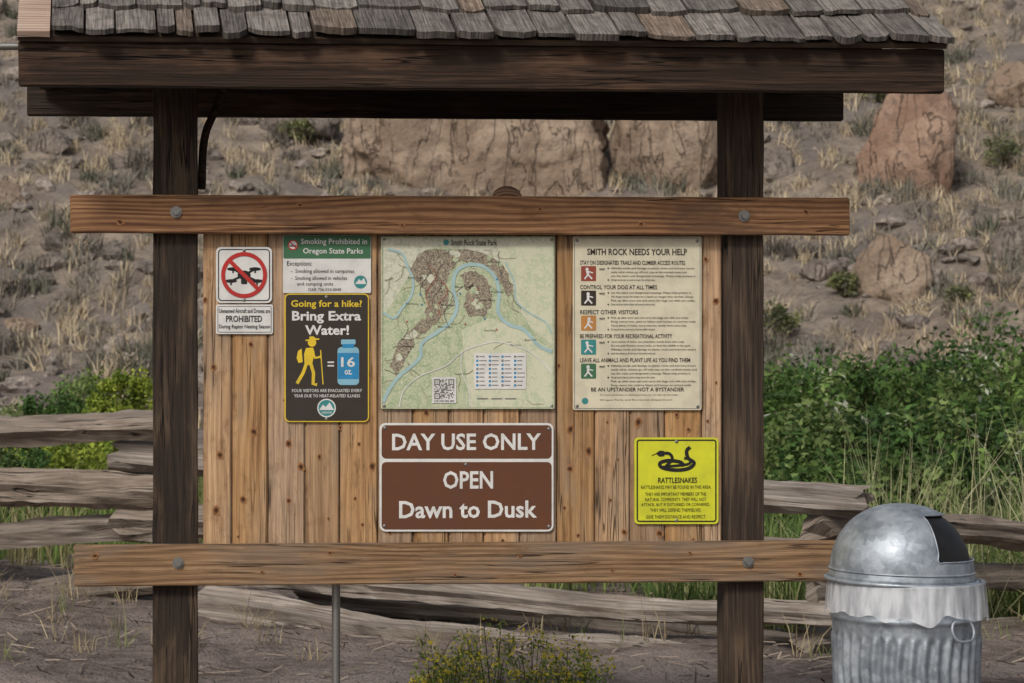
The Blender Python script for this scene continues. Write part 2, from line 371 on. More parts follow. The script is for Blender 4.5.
    def screws(s,L_):
        for i,(x,y) in enumerate(L_):
            a=s.L(x,y); bm=bmesh.new(); bmesh.ops.create_uvsphere(bm,u_segments=10,v_segments=6,radius=.0058)
            for v in bm.verts: v.co.y*=.4
            me=bpy.data.meshes.new('screw');bm.to_mesh(me);bm.free();o=bpy.data.objects.new('screw_%d'%i,me);o.location=(a[0],-.001,a[1]);link(o,s.e,m_steel)

# no drones
s=Sign('no_drones_sign',216,247,272,303,P['white'],5)
s.frame('border',218,249,270,301,1.,P['black'],1,4)
for i,(dx,dy) in enumerate(((-11,-6),(11,-6),(-13,6),(13,6))):
    s.disc('rotor_%d'%i,244+dx,275+dy,6,P['black'],1,1.8); s.stroke('arm_%d'%i,[(244,275),(244+dx,275+dy)],2,P['black'],1.4,False); s.stroke('mast_%d'%i,[(244+dx,275+dy),(244+dx,275+dy+4)],1.6,P['black'],1.6,False)
s.disc('drone_body',244,275,6.5,P['black'],1.8,4.5); s.rect('camera_pod',241,278,247,284,P['black'],2,1)
s.ring('prohibition_ring',244,275,23,4,P['red'],2.6); s.stroke('prohibition_bar',[(229,260),(259,290)],4,P['red'],3,False)
s.screws([(244,250.5),(244,300)])
s=Sign('drone_prohibition_sign',216,304.5,273,334,P['white'],2)
s.frame('border',217.5,306,271.5,332.5,.7,P['grey'],1,1.5)
s.text('Unmanned Aircraft and Drones are',219,308.5,270,313,P['black'],bold=.01)
s.text('PROHIBITED',226,315.5,262,322,P['black'],bold=.015)
s.text('During Raptor Nesting Season',219,324.5,270,329.5,P['black'],bold=.01)
# smoking
s=Sign('no_smoking_sign',283,235,371,293,P['white'],1.5)
s.rect('header',283.4,235.4,370.6,258.5,P['green'],1,1)
s.ring('prohibition_ring',293,245,5.2,1.2,P['red'],2.4);s.disc('ring_back',293,245,4.8,P['white'],1.6);s.stroke('cigarette',[(289.5,246),(296.5,246)],1.3,P['black'],2,False);s.stroke('bar',[(289.6,241.6),(296.4,248.4)],1.1,P['red'],2.8,False)
s.text('Smoking Prohibited in',301,238.5,367,245.8,P['white'],bold=.012)
s.text('Oregon State Parks',303,248,363,255.3,P['white'],bold=.012)
s.text('Exceptions:',287,261,312,267,P['char'],bold=0)
s.text('-  Smoking allowed in campsites',291,269,354,274,P['char'],bold=.0);s.text('-  Smoking allowed in vehicles',291,276,347,281,P['char'],bold=.0);s.text('   and camping units',297,282,333,286.5,P['char'],bold=.0)
s.text('OAR 736-010-0040',308,288,341,291,P['char'],bold=0)
s.disc('park_badge',360.5,282,6.5,P['teal'],1);s.poly('badge_peak',[(355,284),(359,279),(361,281),(364,278),(366,284)],P['white'],1.6)
# bring water
s=Sign('bring_water_sign',284.5,293.5,369,422,P['gold'],5,yo=.0008)
s.rect('panel',285.7,294.7,367.8,420.8,P['char'],1,4)
s.text('Going for a hike?',291,300,362,309,P['gold'],bold=.02)
s.text('Bring Extra',292,311,361,323.5,P['white'],bold=.028)
s.text('Water!',305,325,349,335,P['white'],bold=.028)
s.disc('hiker_head',312,342.5,4.2,P['gold'],2);s.poly('hat_brim',[(305.5,341),(319.5,339.6),(319,338.4),(315.5,338.3),(313.5,336.3),(309.5,336.5),(309,339.3),(305.5,339.8)],P['gold'],2.3)
s.poly('torso',[(306,348),(313,347.5),(314.5,352),(312,365),(304.5,365),(304,354)],P['gold'],2)
s.poly('backpack',[(298,351),(301.5,348.5),(302.7,362),(298.5,363),(296.5,358)],P['gold'],2.2)
s.stroke('front_leg',[(310.5,363),(313.5,373),(313,384),(317,384.6)],3.3,P['gold'],2.5,False);s.stroke('rear_leg',[(306.5,363),(303,373),(297,383.5)],3.3,P['gold'],2.7,False)
s.stroke('arm',[(312,350),(315,358),(321,356.5)],2.3,P['gold'],2.9,False);s.stroke('walking_stick',[(320.5,350),(323,384.5)],1.1,P['gold'],3.1,False)
s.rect('eq_1',327.5,361.5,334,363,P['white'],2);s.rect('eq_2',327.5,365,334,366.5,P['white'],2)
s.rect('bottle',337.5,347,359,385,P['lblue'],2,4);s.rect('bottle_cap',341,339.5,355.5,344.5,P['lblue'],2,1);s.rect('bottle_neck',342.5,344,354,348,P['blue'],2.3,.3)
s.rect('bottle_label',337.8,353,358.7,379,P['blue'],2.7,.5);s.text('16',341,357,355,367,P['white'],3.4,.02);s.text('oz.',344.5,370,352,374.5,P['white'],3.4,.02)
s.text('FOUR VISITORS ARE EVACUATED EVERY',292,389,362,392.2,P['white'],bold=.01);s.text('YEAR DUE TO HEAT-RELATED ILLNESS',294,394.3,360,397.4,P['white'],bold=.01)
s.ring('badge_ring',326.5,408,9.3,1.2,P['white'],2.6);s.disc('badge',326.5,408,8.6,P['teal'],2);s.poly('badge_peak',[(319,410),(323,404.5),(325.5,407),(329.5,402.5),(334,410)],P['white'],3);s.text('OREGON',321.5,411.5,331.5,413.6,P['white'],3)
s.screws([(326.5,297),(326.5,419)])
# map
s=Sign('trail_map_sign',381,236.5,554.5,409,P['mapcream'],1.5)
s.frame('frame_edge',381.2,236.8,554.2,408.7,1.2,P['mapgreen'],5,1)
def jag(pts,amp,k=5):
    o=[];n=len(pts)
    for i in range(n):
        a=Vector(pts[i]);b=Vector(pts[(i+1)%n])
        for j in range(k):
            p=a.lerp(b,j/k); o.append((p.x+random.uniform(-amp,amp),p.y+random.uniform(-amp,amp)))
    return o
s.poly('lowland',[(382.5,318),(394,300),(404,284),(414,266),(424,250),(440,246),(470,250),(494,262),(512,280),(520,310),(532,330),(552.5,345),(552.5,407),(382.5,407)],P['mapgreen'],1)
s.poly('east_plain',[(497,248),(552.5,240),(552.5,345),(532,328),(517,300),(508,276)],P['maptan'],1.4)
s.poly('inset_plain',[(461,330),(490,318),(520,330),(552.5,350),(552.5,407),(470,407)],P['maptan'],1.5)
cl1=[(410,270),(416,255),(430,249),(446,251),(462,249),(478,252),(492,256),(506,270),(514,290),(508,296),(500,282),(490,270),(474,262),(458,262),(450,270),(446,284),(450,300),(444,314),(432,326),(421,335),(412,348),(404,362),(396,376),(390,366),(396,346),(408,332),(422,318),(428,304),(424,290),(416,280)]
s.poly('cliffs',jag(cl1,1.3,4),P['cliff'],2)
s.poly('cliffs_inner',jag([(460,276),(470,270),(482,274),(490,286),(492,304),(484,316),(470,318),(464,306),(467,292)],1.4,4),P['cliff'],2)
for i in range(26):
    cx,cy=random.choice([(436,262),(430,276),(438,292),(426,318),(474,290),(480,303),(412,340),(470,256),(498,268),(404,356),(442,304),(418,330),(455,255),(486,260),(418,262),(476,312)])
    cx+=random.uniform(-6,6);cy+=random.uniform(-5,5);q=random.uniform(.4,.9)
    s.poly('relief_patch_%d'%i,[(cx+q*5*math.cos(t)*random.uniform(.5,1.2),cy+q*5*math.sin(t)*random.uniform(.5,1.2)) for t in [k*.698 for k in range(9)]],P[('mapgreen','mapcream','char')[i%3] if i%7==0 else ('mapgreen','mapcream')[i%2]],2.3+.01*i)
for i in range(54):
    if i<36: bx,by=random.choice(cl1); cx=bx+random.uniform(-6,6);cy=by+random.uniform(-5,5)
    else: cx=random.uniform(388,540);cy=random.uniform(252,400)
    a=random.uniform(0,6.3);pp=[]
    for k in range(6): a+=random.uniform(-.6,.6); pp.append((cx,cy)); cx+=4*math.cos(a);cy+=4*math.sin(a)
    pp=[(min(max(p[0],385),550),min(max(p[1],250),404)) for p in pp]
    s.stroke('contour_%d'%i,pp,.5,P['contour' if i%4 else 'ltext'],2.6+.008*i)
s.stroke('river',[(383,402),(390,388),(399,376),(409,368),(420,357),(422,343),(436,333),(450,322),(457,306),(453,288),(456,272),(467,265),(482,266),(494,276),(499,292),(498,312),(508,324),(524,330),(538,345),(552,352)],3.6,P['river'],3.2)
s.stroke('river_west',[(383,312),(394,318),(402,308),(411,296),(413,280),(407,266),(402,254),(388,249)],2.4,P['river'],3.2)
s.stroke('creek',[(505,262),(514,282),(516,300),(528,312),(545,322),(552,334)],1.4,P['river'],3.2)
s.stroke('road',[(399,407),(404,390),(420,376),(445,366),(462,352),(480,345),(500,342),(530,352),(552,372)],1.1,P['road'],3.4)
s.stroke('road_b',[(462,352),(461,370),(468,388),(470,407)],.9,P['road'],3.5)
for i in range(5):
    x=392+i*6; s.stroke('trail_%d'%i,[(x+30,256+i*8),(x+38,270+i*7),(x+28,288+i*6),(x+33,304+i*6)],.5,P['mred' if i%2 else 'ltext'],3.6)
for i in range(14):
    a=random.uniform(390,530);b=random.uniform(256,348); s.text(random.choice(['Misery Ridge','River Trail','Canyon','Monkey','Parking','Bivy Area','Rope de Dope']),a,b,a+random.uniform(9,15),b+2,P['char'],3.9+.02*i,bold=.0)
for i in range(10): s.disc('trail_mark_%d'%i,random.uniform(405,500),random.uniform(262,350),.9,P['mred' if i%2 else 'blue'],4.3)
s.disc('title_badge',446,242.3,2.8,P['teal'],3);s.text('Smith Rock State Park',451,239.6,497,245.4,P['black'],3,.01)
s.rect('legend',474,353,526,389,P['white'],4,.5)
for r_ in range(8):
    for c_ in range(4):
        X=476+c_*12.6;Y=355.5+r_*4.1; s.rect('legend_icon',X,Y,X+2.2,Y+2.2,P['blue' if (r_+c_)%3 else 'grey'],4.7);s.rect('legend_line',X+3,Y+.6,X+3+random.uniform(5,8),Y+1.5,P['grey'],4.7)
s.rect('qr_back',432,377,456,403,P['white'],4,.2)
V=[];Q=[]
for i in range(17):
    for j in range(17):
        fi=(i<5 and j<5) or (i>11 and j<5) or (i<5 and j>11)
        on=random.random()<.45
        if fi:
            a=i if i<5 else i-12;b=j if j<5 else j-12; on=(a in(0,4) or b in(0,4) or (a==2 and b==2))
        if on:
            x=434+i*1.18;y=379+j*1.18;k=len(V)
            for q in ((x,y),(x+1.18,y),(x+1.18,y+1.18),(x,y+1.18)):
                l=s.L(*q);V.append((l[0],-4.8*.0008,l[1]))
            Q.append((k,k+1,k+2,k+3))
meshpy('qr_code',V,Q,P['grey'],s.e)
s.text('SCAN FOR TRAIL MAP',434,400,454,402,P['char'],4.8)
for i in range(3): s.rect('footer',477+i*14,398,488+i*14,399,P['grey'],3.8)
s.screws([(384,239),(551.5,239.5),(384,406),(552,406)])
# rules
s=Sign('park_rules_sign',573,236.5,701.5,410,P['cream'],2)
s.frame('edge_line',574.2,237.8,700.3,408.8,.6,P['grey'],1,1.5)
s.text('SMITH ROCK NEEDS YOUR HELP',587,248.5,687,255,P['char'],bold=.018)
heads=[('STAY ON DESIGNATED TRAILS AND CLIMBER ACCESS ROUTES',260.5,685,'rust'),('CONTROL YOUR DOG AT ALL TIMES',285,657,'char'),('RESPECT OTHER VISITORS',310,638,'orange'),('BE PREPARED FOR YOUR RECREATIONAL ACTIVITY',334,672,'teal'),('LEAVE ALL ANIMALS AND PLANT LIFE AS YOU FIND THEM',358,690,'green')]
body=['Hillsides erode and damage to plants, roots and burrows occurs','easily when visitors go off trail; stay on the marked routes and','use the stairs and designated crossings. Please help protect it.','All dogs must be kept on a leash no longer than six feet, always.','Pick up after your pet and carry the bags out with you today.','Keep voices low, yield to hikers and horses on narrow trails.','Carry plenty of water, sun protection, sturdy shoes and a map.','Do not pick flowers, move rocks, or feed the wildlife in the park.']
for i,(t,y,x1,cm) in enumerate(heads):
    s.text(t,580,y,x1,y+4.2,P['char'],bold=.010)
    s.rect('icon_%d'%i,581,y+5.6,596,y+20.6,P[cm],1,.8)
    s.disc('icon_head',587+i%3,y+8.8,1.6,P['white'],1.8);s.stroke('icon_body',[(587+i%3,y+10),(588,y+14)],2.4,P['white'],1.8,False)
    s.stroke('icon_leg',[(588,y+14),(584.5,y+18.5)],1.5,P['white'],2,False);s.stroke('icon_leg_b',[(588,y+14),(592,y+18.5)],1.5,P['white'],2.2,False);s.stroke('icon_arm',[(588,y+11),(593,y+12.5)],1.2,P['white'],2.4,False)
    s.text('WHY',599,y+7.5,605,y+10,P['char'],bold=.02)
    for j in range(4 if i<4 else 6):
        yy=y+6.6+j*3.9; b_=body[(i*2+j)%len(body)]
        if j%3==0: s.disc('bullet',608.2,yy+1.2,.8,P['char'],1.5)
        s.text(b_,611,yy,random.uniform(684,697) if j%4!=3 else 655,yy+2.6,P['char'],bold=.004)
s.text('BE AN UPSTANDER NOT A BYSTANDER',591,387.5,684,391.4,P['char'],bold=.012)
s.text('For more information on climbing and how you can help, ask the ranger',600,394,678,396,P['char'],bold=0);s.text('Oregon Parks and Recreation Department',600,399,672,401,P['char'],bold=0)
s.disc('logo',585,401,3.2,P['teal'],1)
s.screws([(577,240.5),(697,241),(577,406),(697.5,406.5)])
# day use
s=Sign('day_use_sign',379.5,423,553.5,531.5,P['white'],6)
s.rect('upper_panel',381.6,425.2,551.6,458.6,P['brown'],1,4.5);s.rect('lower_panel',381.6,462,551.6,529.5,P['brown'],1,4.5)
s.text('DAY USE ONLY',392,433.5,541,450.5,P['white'],bold=.022)
s.text('OPEN',443,471,493,489,P['white'],bold=.022)
s.text('Dawn to Dusk',399,501,537,518.5,P['white'],bold=.022)
s.screws([(385,428),(549,429),(384.5,526),(549,526.5),(466,464.5)])
# rattlesnake
s=Sign('rattlesnake_warning_sign',634.5,437.5,718.5,524,P['yellow'],4)
s.frame('border',636.5,439.5,716.5,522,1.4,P['black'],1,3)
s.stroke('snake_coil',[(690,447),(686.5,451),(688,458),(694,463),(688,468.5),(675,470),(662,467.5),(660,463),(668,460.5),(680,462),(684,466)],3.6,P['black'],2)
s.stroke('snake_coil_b',[(662,467),(672,466),(688,464),(690,459.5),(684,458)],2.6,P['black'],2.3)
s.stroke('snake_neck',[(666,466),(672,459),(669,453.5),(661,453.5)],3.,P['black'],2.5);s.poly('snake_head',[(664,451),(659.5,450.5),(655.5,453.5),(659.5,456.5),(664,456)],P['black'],2.7)
s.stroke('snake_tongue',[(656,453.5),(651.5,455.5)],.7,P['black'],2.7,False)
s.text('RATTLESNAKES',658,477.5,697,483,P['black'],bold=.018)
for t,y,a,b in (('RATTLESNAKES MAY BE FOUND IN THIS AREA.',485.5,641,711),('THEY ARE IMPORTANT MEMBERS OF THE',492.5,645,706),('NATURAL COMMUNITY. THEY WILL NOT',497.8,645,706),('ATTACK, BUT IF DISTURBED OR CORNERED,',503.1,641,710),('THEY WILL DEFEND THEMSELVES.',508.4,650,701),('GIVE THEM DISTANCE AND RESPECT.',515.2,646,706)):
    s.text(t,a,y,b,y+3.4,P['black'],bold=.0)
s.screws([(676.5,441.5),(676.5,520.5)])

# ---------- garbage can
can=empty('garbage_can',(*W(906,500,7.62)[:2],0))
def galv(name):
    m,nt,b=newmat(name); tc=N(nt,'ShaderNodeTexCoord'); o=tc.outputs['Object']
    v=N(nt,'ShaderNodeTexVoronoi',{'Vector':o,'Scale':45.}).outputs['Color']; n=NOI(nt,o,9.,5,.65)
    g=N(nt,'ShaderNodeSeparateXYZ',{0:v}).outputs[0]
    t=M(nt,'ADD',M(nt,'MULTIPLY',g,.16),M(nt,'MULTIPLY',n,.9))
    setc(nt,b,MIX(nt,MR(nt,t,.3,.8),(.22,.25,.285),(.46,.50,.545)))
    b.inputs['Metallic'].default_value=.6
    nt.links.new(MR(nt,n,.3,.7,.42,.6),b.inputs['Roughness']); bump(nt,b,NOI(nt,o,14.,3),.3,.01); return m
m_galv=galv('galvanized_steel'); m_blk=plain('black_rubber',(.012,.012,.013),.5,.1)
Hc=.83
def lathe(name,zs,rf,nth,mat,parent,skip=None,z0=0.,th=0.):
    V=[];Q=[]
    for z in zs:
        for i in range(nth):
            t=2*math.pi*i/nth; r,zz=rf(t,z); V.append((r*math.cos(t),r*math.sin(t),zz+z0))
    for j in range(len(zs)-1):
        for i in range(nth):
            if skip and skip(2*math.pi*(i+.5)/nth,(zs[j]+zs[j+1])/2): continue
            a=j*nth+i;b=j*nth+(i+1)%nth; Q.append((a,b,b+nth,a+nth))
    o=meshpy(name,V,Q,mat,parent,True)
    if th: md=o.modifiers.new('s','SOLIDIFY'); md.thickness=th
    return o
def fs1(t): t=min(max(t,0),1); return t*t*(3-2*t)
def bodyf(t,z):
    r=.199+.036*z/Hc
    f=fs1((z-.05)/.03)*fs1((.68-z)/.03)
    mid=1-math.exp(-((z-.36)/.018)**2)
    ph=t*36+(abs((z*7)%2-1)-.5)*2.2
    r+=.0058*f*mid*math.cos(ph)
    r+=.006*math.exp(-((z-.72)/.008)**2)+.006*math.exp(-((z-.36)/.01)**2)+.005*math.exp(-((z-.03)/.01)**2)
    return r,z
lathe('body',[i*Hc/150 for i in range(151)],bodyf,340,m_galv,can,th=.001)
meshpy('base',[(.19*math.cos(i*.19635),.19*math.sin(i*.19635),.01) for i in range(32)],[tuple(range(32))],m_galv,can)
tube('rim',[(.235*math.cos(a*math.pi/8),.235*math.sin(a*math.pi/8),Hc) for a in range(16)],.007,m_galv,can,True)
RL=.222
def dome(R,Hd):
    def f(t,e):
        if e<0: return R+.006*(-e),0.03*(1+e)
        a=e*math.pi/2
        return R*max(math.cos(a),.0)**.9,.03+Hd*math.sin(a)
    return f
zs=[-1,-.6,-.2,0]+[i/40 for i in range(1,41)]
A0,A1,E0,E1=-74,42,.125,.65
def inop(t,e):
    d=math.degrees(t); d=d-360 if d>180 else d
    return A0<d<A1 and E0<e<E1
lid=empty('lid'); lid.parent=can; lid.location=(-.015,0,Hc+.006); lid.rotation_euler=(0,math.radians(1.2),0)
lathe('lid_shell',zs,dome(RL,.210),180,m_galv,lid,inop,th=.0015)
lathe('swing_door',[.05+i*.8/20 for i in range(21)],dome(RL-.010,.204),96,m_blk,lid)
tube('lid_rim',[((RL+.010)*math.cos(a*math.pi/8),(RL+.010)*math.sin(a*math.pi/8),-.002) for a in range(16)],.008,m_galv,lid,True)
f=dome(RL+.001,.211);pts=[]
for a in range(A0,A1+1,4): r,z=f(0,E0); t=math.radians(a); pts.append((r*math.cos(t),r*math.sin(t),z))
for k in range(1,6): r,z=f(0,E0+(E1-E0)*k/6); t=math.radians(A1); pts.append((r*math.cos(t),r*math.sin(t),z))
for a in range(A1,A0-1,-4): r,z=f(0,E1); t=math.radians(a); pts.append((r*math.cos(t),r*math.sin(t),z))
for k in range(5,0,-1): r,z=f(0,E0+(E1-E0)*k/6); t=math.radians(A0); pts.append((r*math.cos(t),r*math.sin(t),z))
tube('opening_lip',pts,.0025,m_galv,lid,True)
tube('lid_seam',[((RL+.001)*math.cos(a*math.pi/8),(RL+.001)*math.sin(a*math.pi/8),.03) for a in range(16)],.0035,m_galv,lid,True)
m,nt,b=newmat('plastic_liner'); b.inputs['Base Color'].default_value=(.86,.88,.92,1); b.inputs['Roughness'].default_value=.25;b.inputs['Specular IOR Level'].default_value=.6
lw=N(nt,'ShaderNodeTexNoise',{'Vector':N(nt,'ShaderNodeMapping',{'Vector':N(nt,'ShaderNodeTexCoord').outputs['Object'],'Scale':(26.,26.,7.)}).outputs[0],'Scale':1.,'Detail':3.}).outputs[0]
bump(nt,b,lw,.35,.01)
tr=N(nt,'ShaderNodeBsdfTransparent');mx=N(nt,'ShaderNodeMixShader',{0:MR(nt,lw,.35,.68,.30,.60),1:tr.outputs[0],2:b.outputs[0]});nt.links.new(mx.outputs[0],nt.nodes['Material Output'].inputs[0]); m_lin=m
def liner(t,z):
    c,s_=math.cos(t),math.sin(t)
    n=noise.noise(Vector((c*7,s_*7,z*5)))+.5*noise.noise(Vector((c*19,s_*19,z*5)))+.25*(1-2*abs(noise.noise(Vector((c*34,s_*34,z*8)))))
    k=(Hc-z)/.10
    return .243+.007*min(max(k,0),1)+n*.007*(k+.15), z+ (0.05*noise.noise(Vector((c*3.5,s_*3.5,7)))*max(k-.2,0))
lathe('plastic_liner',[Hc+.006-i*.105/20 for i in range(21)],liner,300,m_lin,can)
t=math.radians(-62); rad=(math.cos(t),math.sin(t)); tan=(-math.sin(t),math.cos(t))
def hp(u,o,z): return (rad[0]*(.234+o)+tan[0]*u,rad[1]*(.234+o)+tan[1]*u,z)
tube('handle',[hp(-.035,.010,.72),hp(-.035,.022,.675),hp(0,.026,.665),hp(.035,.022,.675),hp(.035,.010,.72),hp(0,.010,.723)],.0045,m_galv,can,True)
tube('handle_bracket',[hp(-.03,.004,.722),hp(0,.008,.724),hp(.03,.004,.722)],.007,m_galv,can)

# ---------- terrain
xs=np.concatenate([np.linspace(-400,-40,24),np.linspace(-38,-8,50),np.linspace(-7.8,14,130),np.linspace(14.5,60,90),np.linspace(64,400,24)])
ys=np.concatenate([np.linspace(-60,5,14),np.linspace(5.3,18,90),np.linspace(18.3,36,50),np.linspace(36.3,95,190),np.linspace(98,600,40)])
XX,YY=np.meshgrid(xs,ys); ZZ=H(XX,YY)
V=np.stack([XX.ravel(),YY.ravel(),ZZ.ravel()],1); nx=len(xs);ny=len(ys)
ii,jj=np.meshgrid(np.arange(nx-1),np.arange(ny-1)); b0=(jj*nx+ii).ravel()
Q=np.stack([b0,b0+1,b0+nx+1,b0+nx],1)
m,nt,b=newmat('dirt_ground'); tc=N(nt,'ShaderNodeTexCoord'); o=tc.outputs['Object']; y=N(nt,'ShaderNodeSeparateXYZ',{0:o}).outputs[1]
n1=NOI(nt,o,.25,4,.6);n2=NOI(nt,o,1.3,5,.65);n3=NOI(nt,o,9.,5,.7);n4=NOI(nt,o,60.,3,.6)
near=MIX(nt,MR(nt,n3,.35,.65),(.135,.105,.090),(.25,.20,.175)); near=MIX(nt,MR(nt,n2,.45,.62),near,(.29,.235,.205)); near=MIX(nt,MR(nt,n4,.52,.66,0,.8),near,(.085,.065,.054))
band=MIX(nt,MR(nt,n2,.35,.7),(.17,.135,.12),(.26,.21,.185))
hill=MIX(nt,MR(nt,n2,.35,.68),(.18,.145,.12),(.36,.295,.23)); hill=MIX(nt,MR(nt,n1,.48,.66),hill,(.19,.165,.15)); hill=MIX(nt,MR(nt,n3,.5,.72),hill,(.10,.08,.068))
cc=MIX(nt,MR(nt,y,24,32),near,band); cc=MIX(nt,MR(nt,M(nt,'ADD',y,M(nt,'MULTIPLY',n2,5.)),43,50),cc,hill)
setc(nt,b,cc); b.inputs['Roughness'].default_value=.95
bump(nt,b,M(nt,'ADD',M(nt,'MULTIPLY',n3,.8),M(nt,'MULTIPLY',n4,.35)),1.,.06)
meshnp('ground',V,Q,m,None,None,True)

# ---------- rocks
def rockmat(name,a,b_,c):
    m,nt,b=newmat(name);o=N(nt,'ShaderNodeTexCoord').outputs['Object']
    n=NOI(nt,o,.7,6,.65);n2=NOI(nt,o,3.2,6,.72)
    mp=N(nt,'ShaderNodeMapping',{'Vector':o,'Scale':(1.6,1.6,.35)})
    st=N(nt,'ShaderNodeTexNoise',{'Vector':mp.outputs[0],'Scale':1.4,'Detail':5.,'Distortion':.6}).outputs[0]
    cr=MR(nt,M(nt,'ABSOLUTE',M(nt,'SUBTRACT',st,.5)),.0,.016,1,0)
    cc=MIX(nt,MR(nt,n,.38,.62),a,b_);cc=MIX(nt,MR(nt,n2,.50,.70),cc,c);cc=MIX(nt,M(nt,'MULTIPLY',cr,.5),cc,(.05,.036,.028))
    setc(nt,b,cc);b.inputs['Roughness'].default_value=.95
    bump(nt,b,M(nt,'SUBTRACT',M(nt,'MULTIPLY',n2,1.),M(nt,'MULTIPLY',cr,.4)),1.,.14);return m
m_rock=rockmat('tuff_rock',(.27,.195,.14),(.41,.315,.235),(.18,.13,.10))
m_rockr=rockmat('red_tuff_rock',(.27,.17,.12),(.40,.275,.20),(.18,.125,.10))
m_rockg=rockmat('grey_rock',(.17,.14,.12),(.28,.235,.20),(.1,.085,.075))
def boulder(name,c,size,seed,mat,sub=5,cuts=12,box_=0.):
    bm=bmesh.new();bmesh.ops.create_icosphere(bm,subdivisions=sub,radius=1)
    r=random.Random(seed);pl=[]
    for i in range(cuts):
        n=Vector((r.gauss(0,1),r.gauss(0,1),r.gauss(0,.8))).normalized();pl.append((n,r.uniform(.58,.86)))
    o=Vector((seed*3.1,seed*1.7,seed))
    asp=size[0]/size[2]
    for v in bm.verts:
        p=v.co.copy()
        if box_:
            mxx=max(abs(p.x),abs(p.y),abs(p.z)); p=p.lerp(p/mxx*.82,box_)
        for n,d in pl:
            e=p.dot(n)-d*(1+.25*box_)
            if e>0:p-=n*e*.93
        q=Vector((p.x*1.3*asp**.7,p.y*1.3,p.z*1.1))+o
        p*=1+.14*noise.noise(q)+.08*noise.noise(q*2.3)+.05*(1-2*abs(noise.noise(q*4.2)))+.02*noise.noise(q*9)
        v.co=Vector((p.x*size[0],p.y*size[1],p.z*size[2]))
    me=bpy.data.meshes.new(name);bm.to_mesh(me);bm.free()
    for p in me.polygons:p.use_smooth=True
    ob=bpy.data.objects.new(name,me);ob.location=c;return link(ob,None,mat)
def rockat(px0,px1,py0,py1,seed,mat,cuts=12,depth=.7,sub=5,box_=0.):
    d=G((px0+px1)/2,py1); w=(px1-px0)/F*d/2*1.15; h=(py1-py0)/F*d
    dp=min(w*depth,2.2)
    c=W((px0+px1)/2,py1,d+dp*.5); z=c.z+h*.45
    boulder('boulder',(c.x,d+dp*.85,z),(w,dp,h*.72),seed,mat,sub,cuts,box_)
rockat(346,606,84,202,3,m_rock,9,.5,6,.85); rockat(618,722,88,194,8,m_rock,10,.6,5,.7)
rockat(862,966,98,194,11,m_rockr,7,.7,5,.0); rockat(858,932,244,304,14,m_rock,9,.7,5,.1); rockat(262,346,108,142,17,m_rockg)
rockat(28,70,132,156,19,m_rockg); rockat(722,800,150,190,23,m_rockg); rockat(-60,20,180,220,29,m_rock); rockat(1000,1090,60,110,31,m_rock)
rockat(805,850,262,282,37,m_rockg); rockat(640,700,70,100,39,m_rockg);rockat(30,78,255,275,41,m_rockg);rockat(0,40,320,334,43,m_rock);rockat(990,1040,230,262,47,m_rockg)
def scree():
    vs=[];fs=None
    for k in range(6):
        bm=bmesh.new();bmesh.ops.create_icosphere(bm,subdivisions=2,radius=1)
        for v in bm.verts:
            p=v.co; v.co=p*(1+.55*noise.noise(p*1.3+Vector((k*7,0,0))))
        bm.verts.index_update(); vs.append(np.array([v.co[:] for v in bm.verts]))
        if fs is None: fs=np.array([[v.index for v in f.verts] for f in bm.faces])
        bm.free()
    V=[];Fs=[];C=[];n0=0
    def put(x,y,s,tone):
        nonlocal n0
        v=vs[rng.integers(6)]; a=rng.uniform(0,6.28);c,s_=math.cos(a),math.sin(a)
        q=v*np.array([s,s*rng.uniform(.6,1),s*rng.uniform(.4,.8)]); q=np.stack([q[:,0]*c-q[:,1]*s_,q[:,0]*s_+q[:,1]*c,q[:,2]],1)
        V.append(q+np.array([x,y,float(H(x,y))+s*.15]));Fs.append(fs+n0);n0+=len(v);C.append(np.tile(tone,(len(fs),1)))
    for i in range(2600):
        y_=rng.uniform(36,85);x_=rng.uniform(-.18*y_,.38*y_);s=.05+.32*rng.random()**4+.02
        put(x_,y_,s,np.array([.28,.23,.195])*rng.uniform(.45,1.45))
    for i in range(800):
        y_=rng.uniform(8.3,16);x_=rng.uniform(-.16*y_-.5,.38*y_+.5);s=.004+.018*rng.random()**3
        put(x_,y_,s,np.array([.27,.22,.195])*rng.uniform(.5,1.4))
    meshnp('scattered_stones',np.concatenate(V),np.concatenate(Fs),attrmat('stone',0,.95,(9,9,9),.5),np.concatenate(C))
scree()

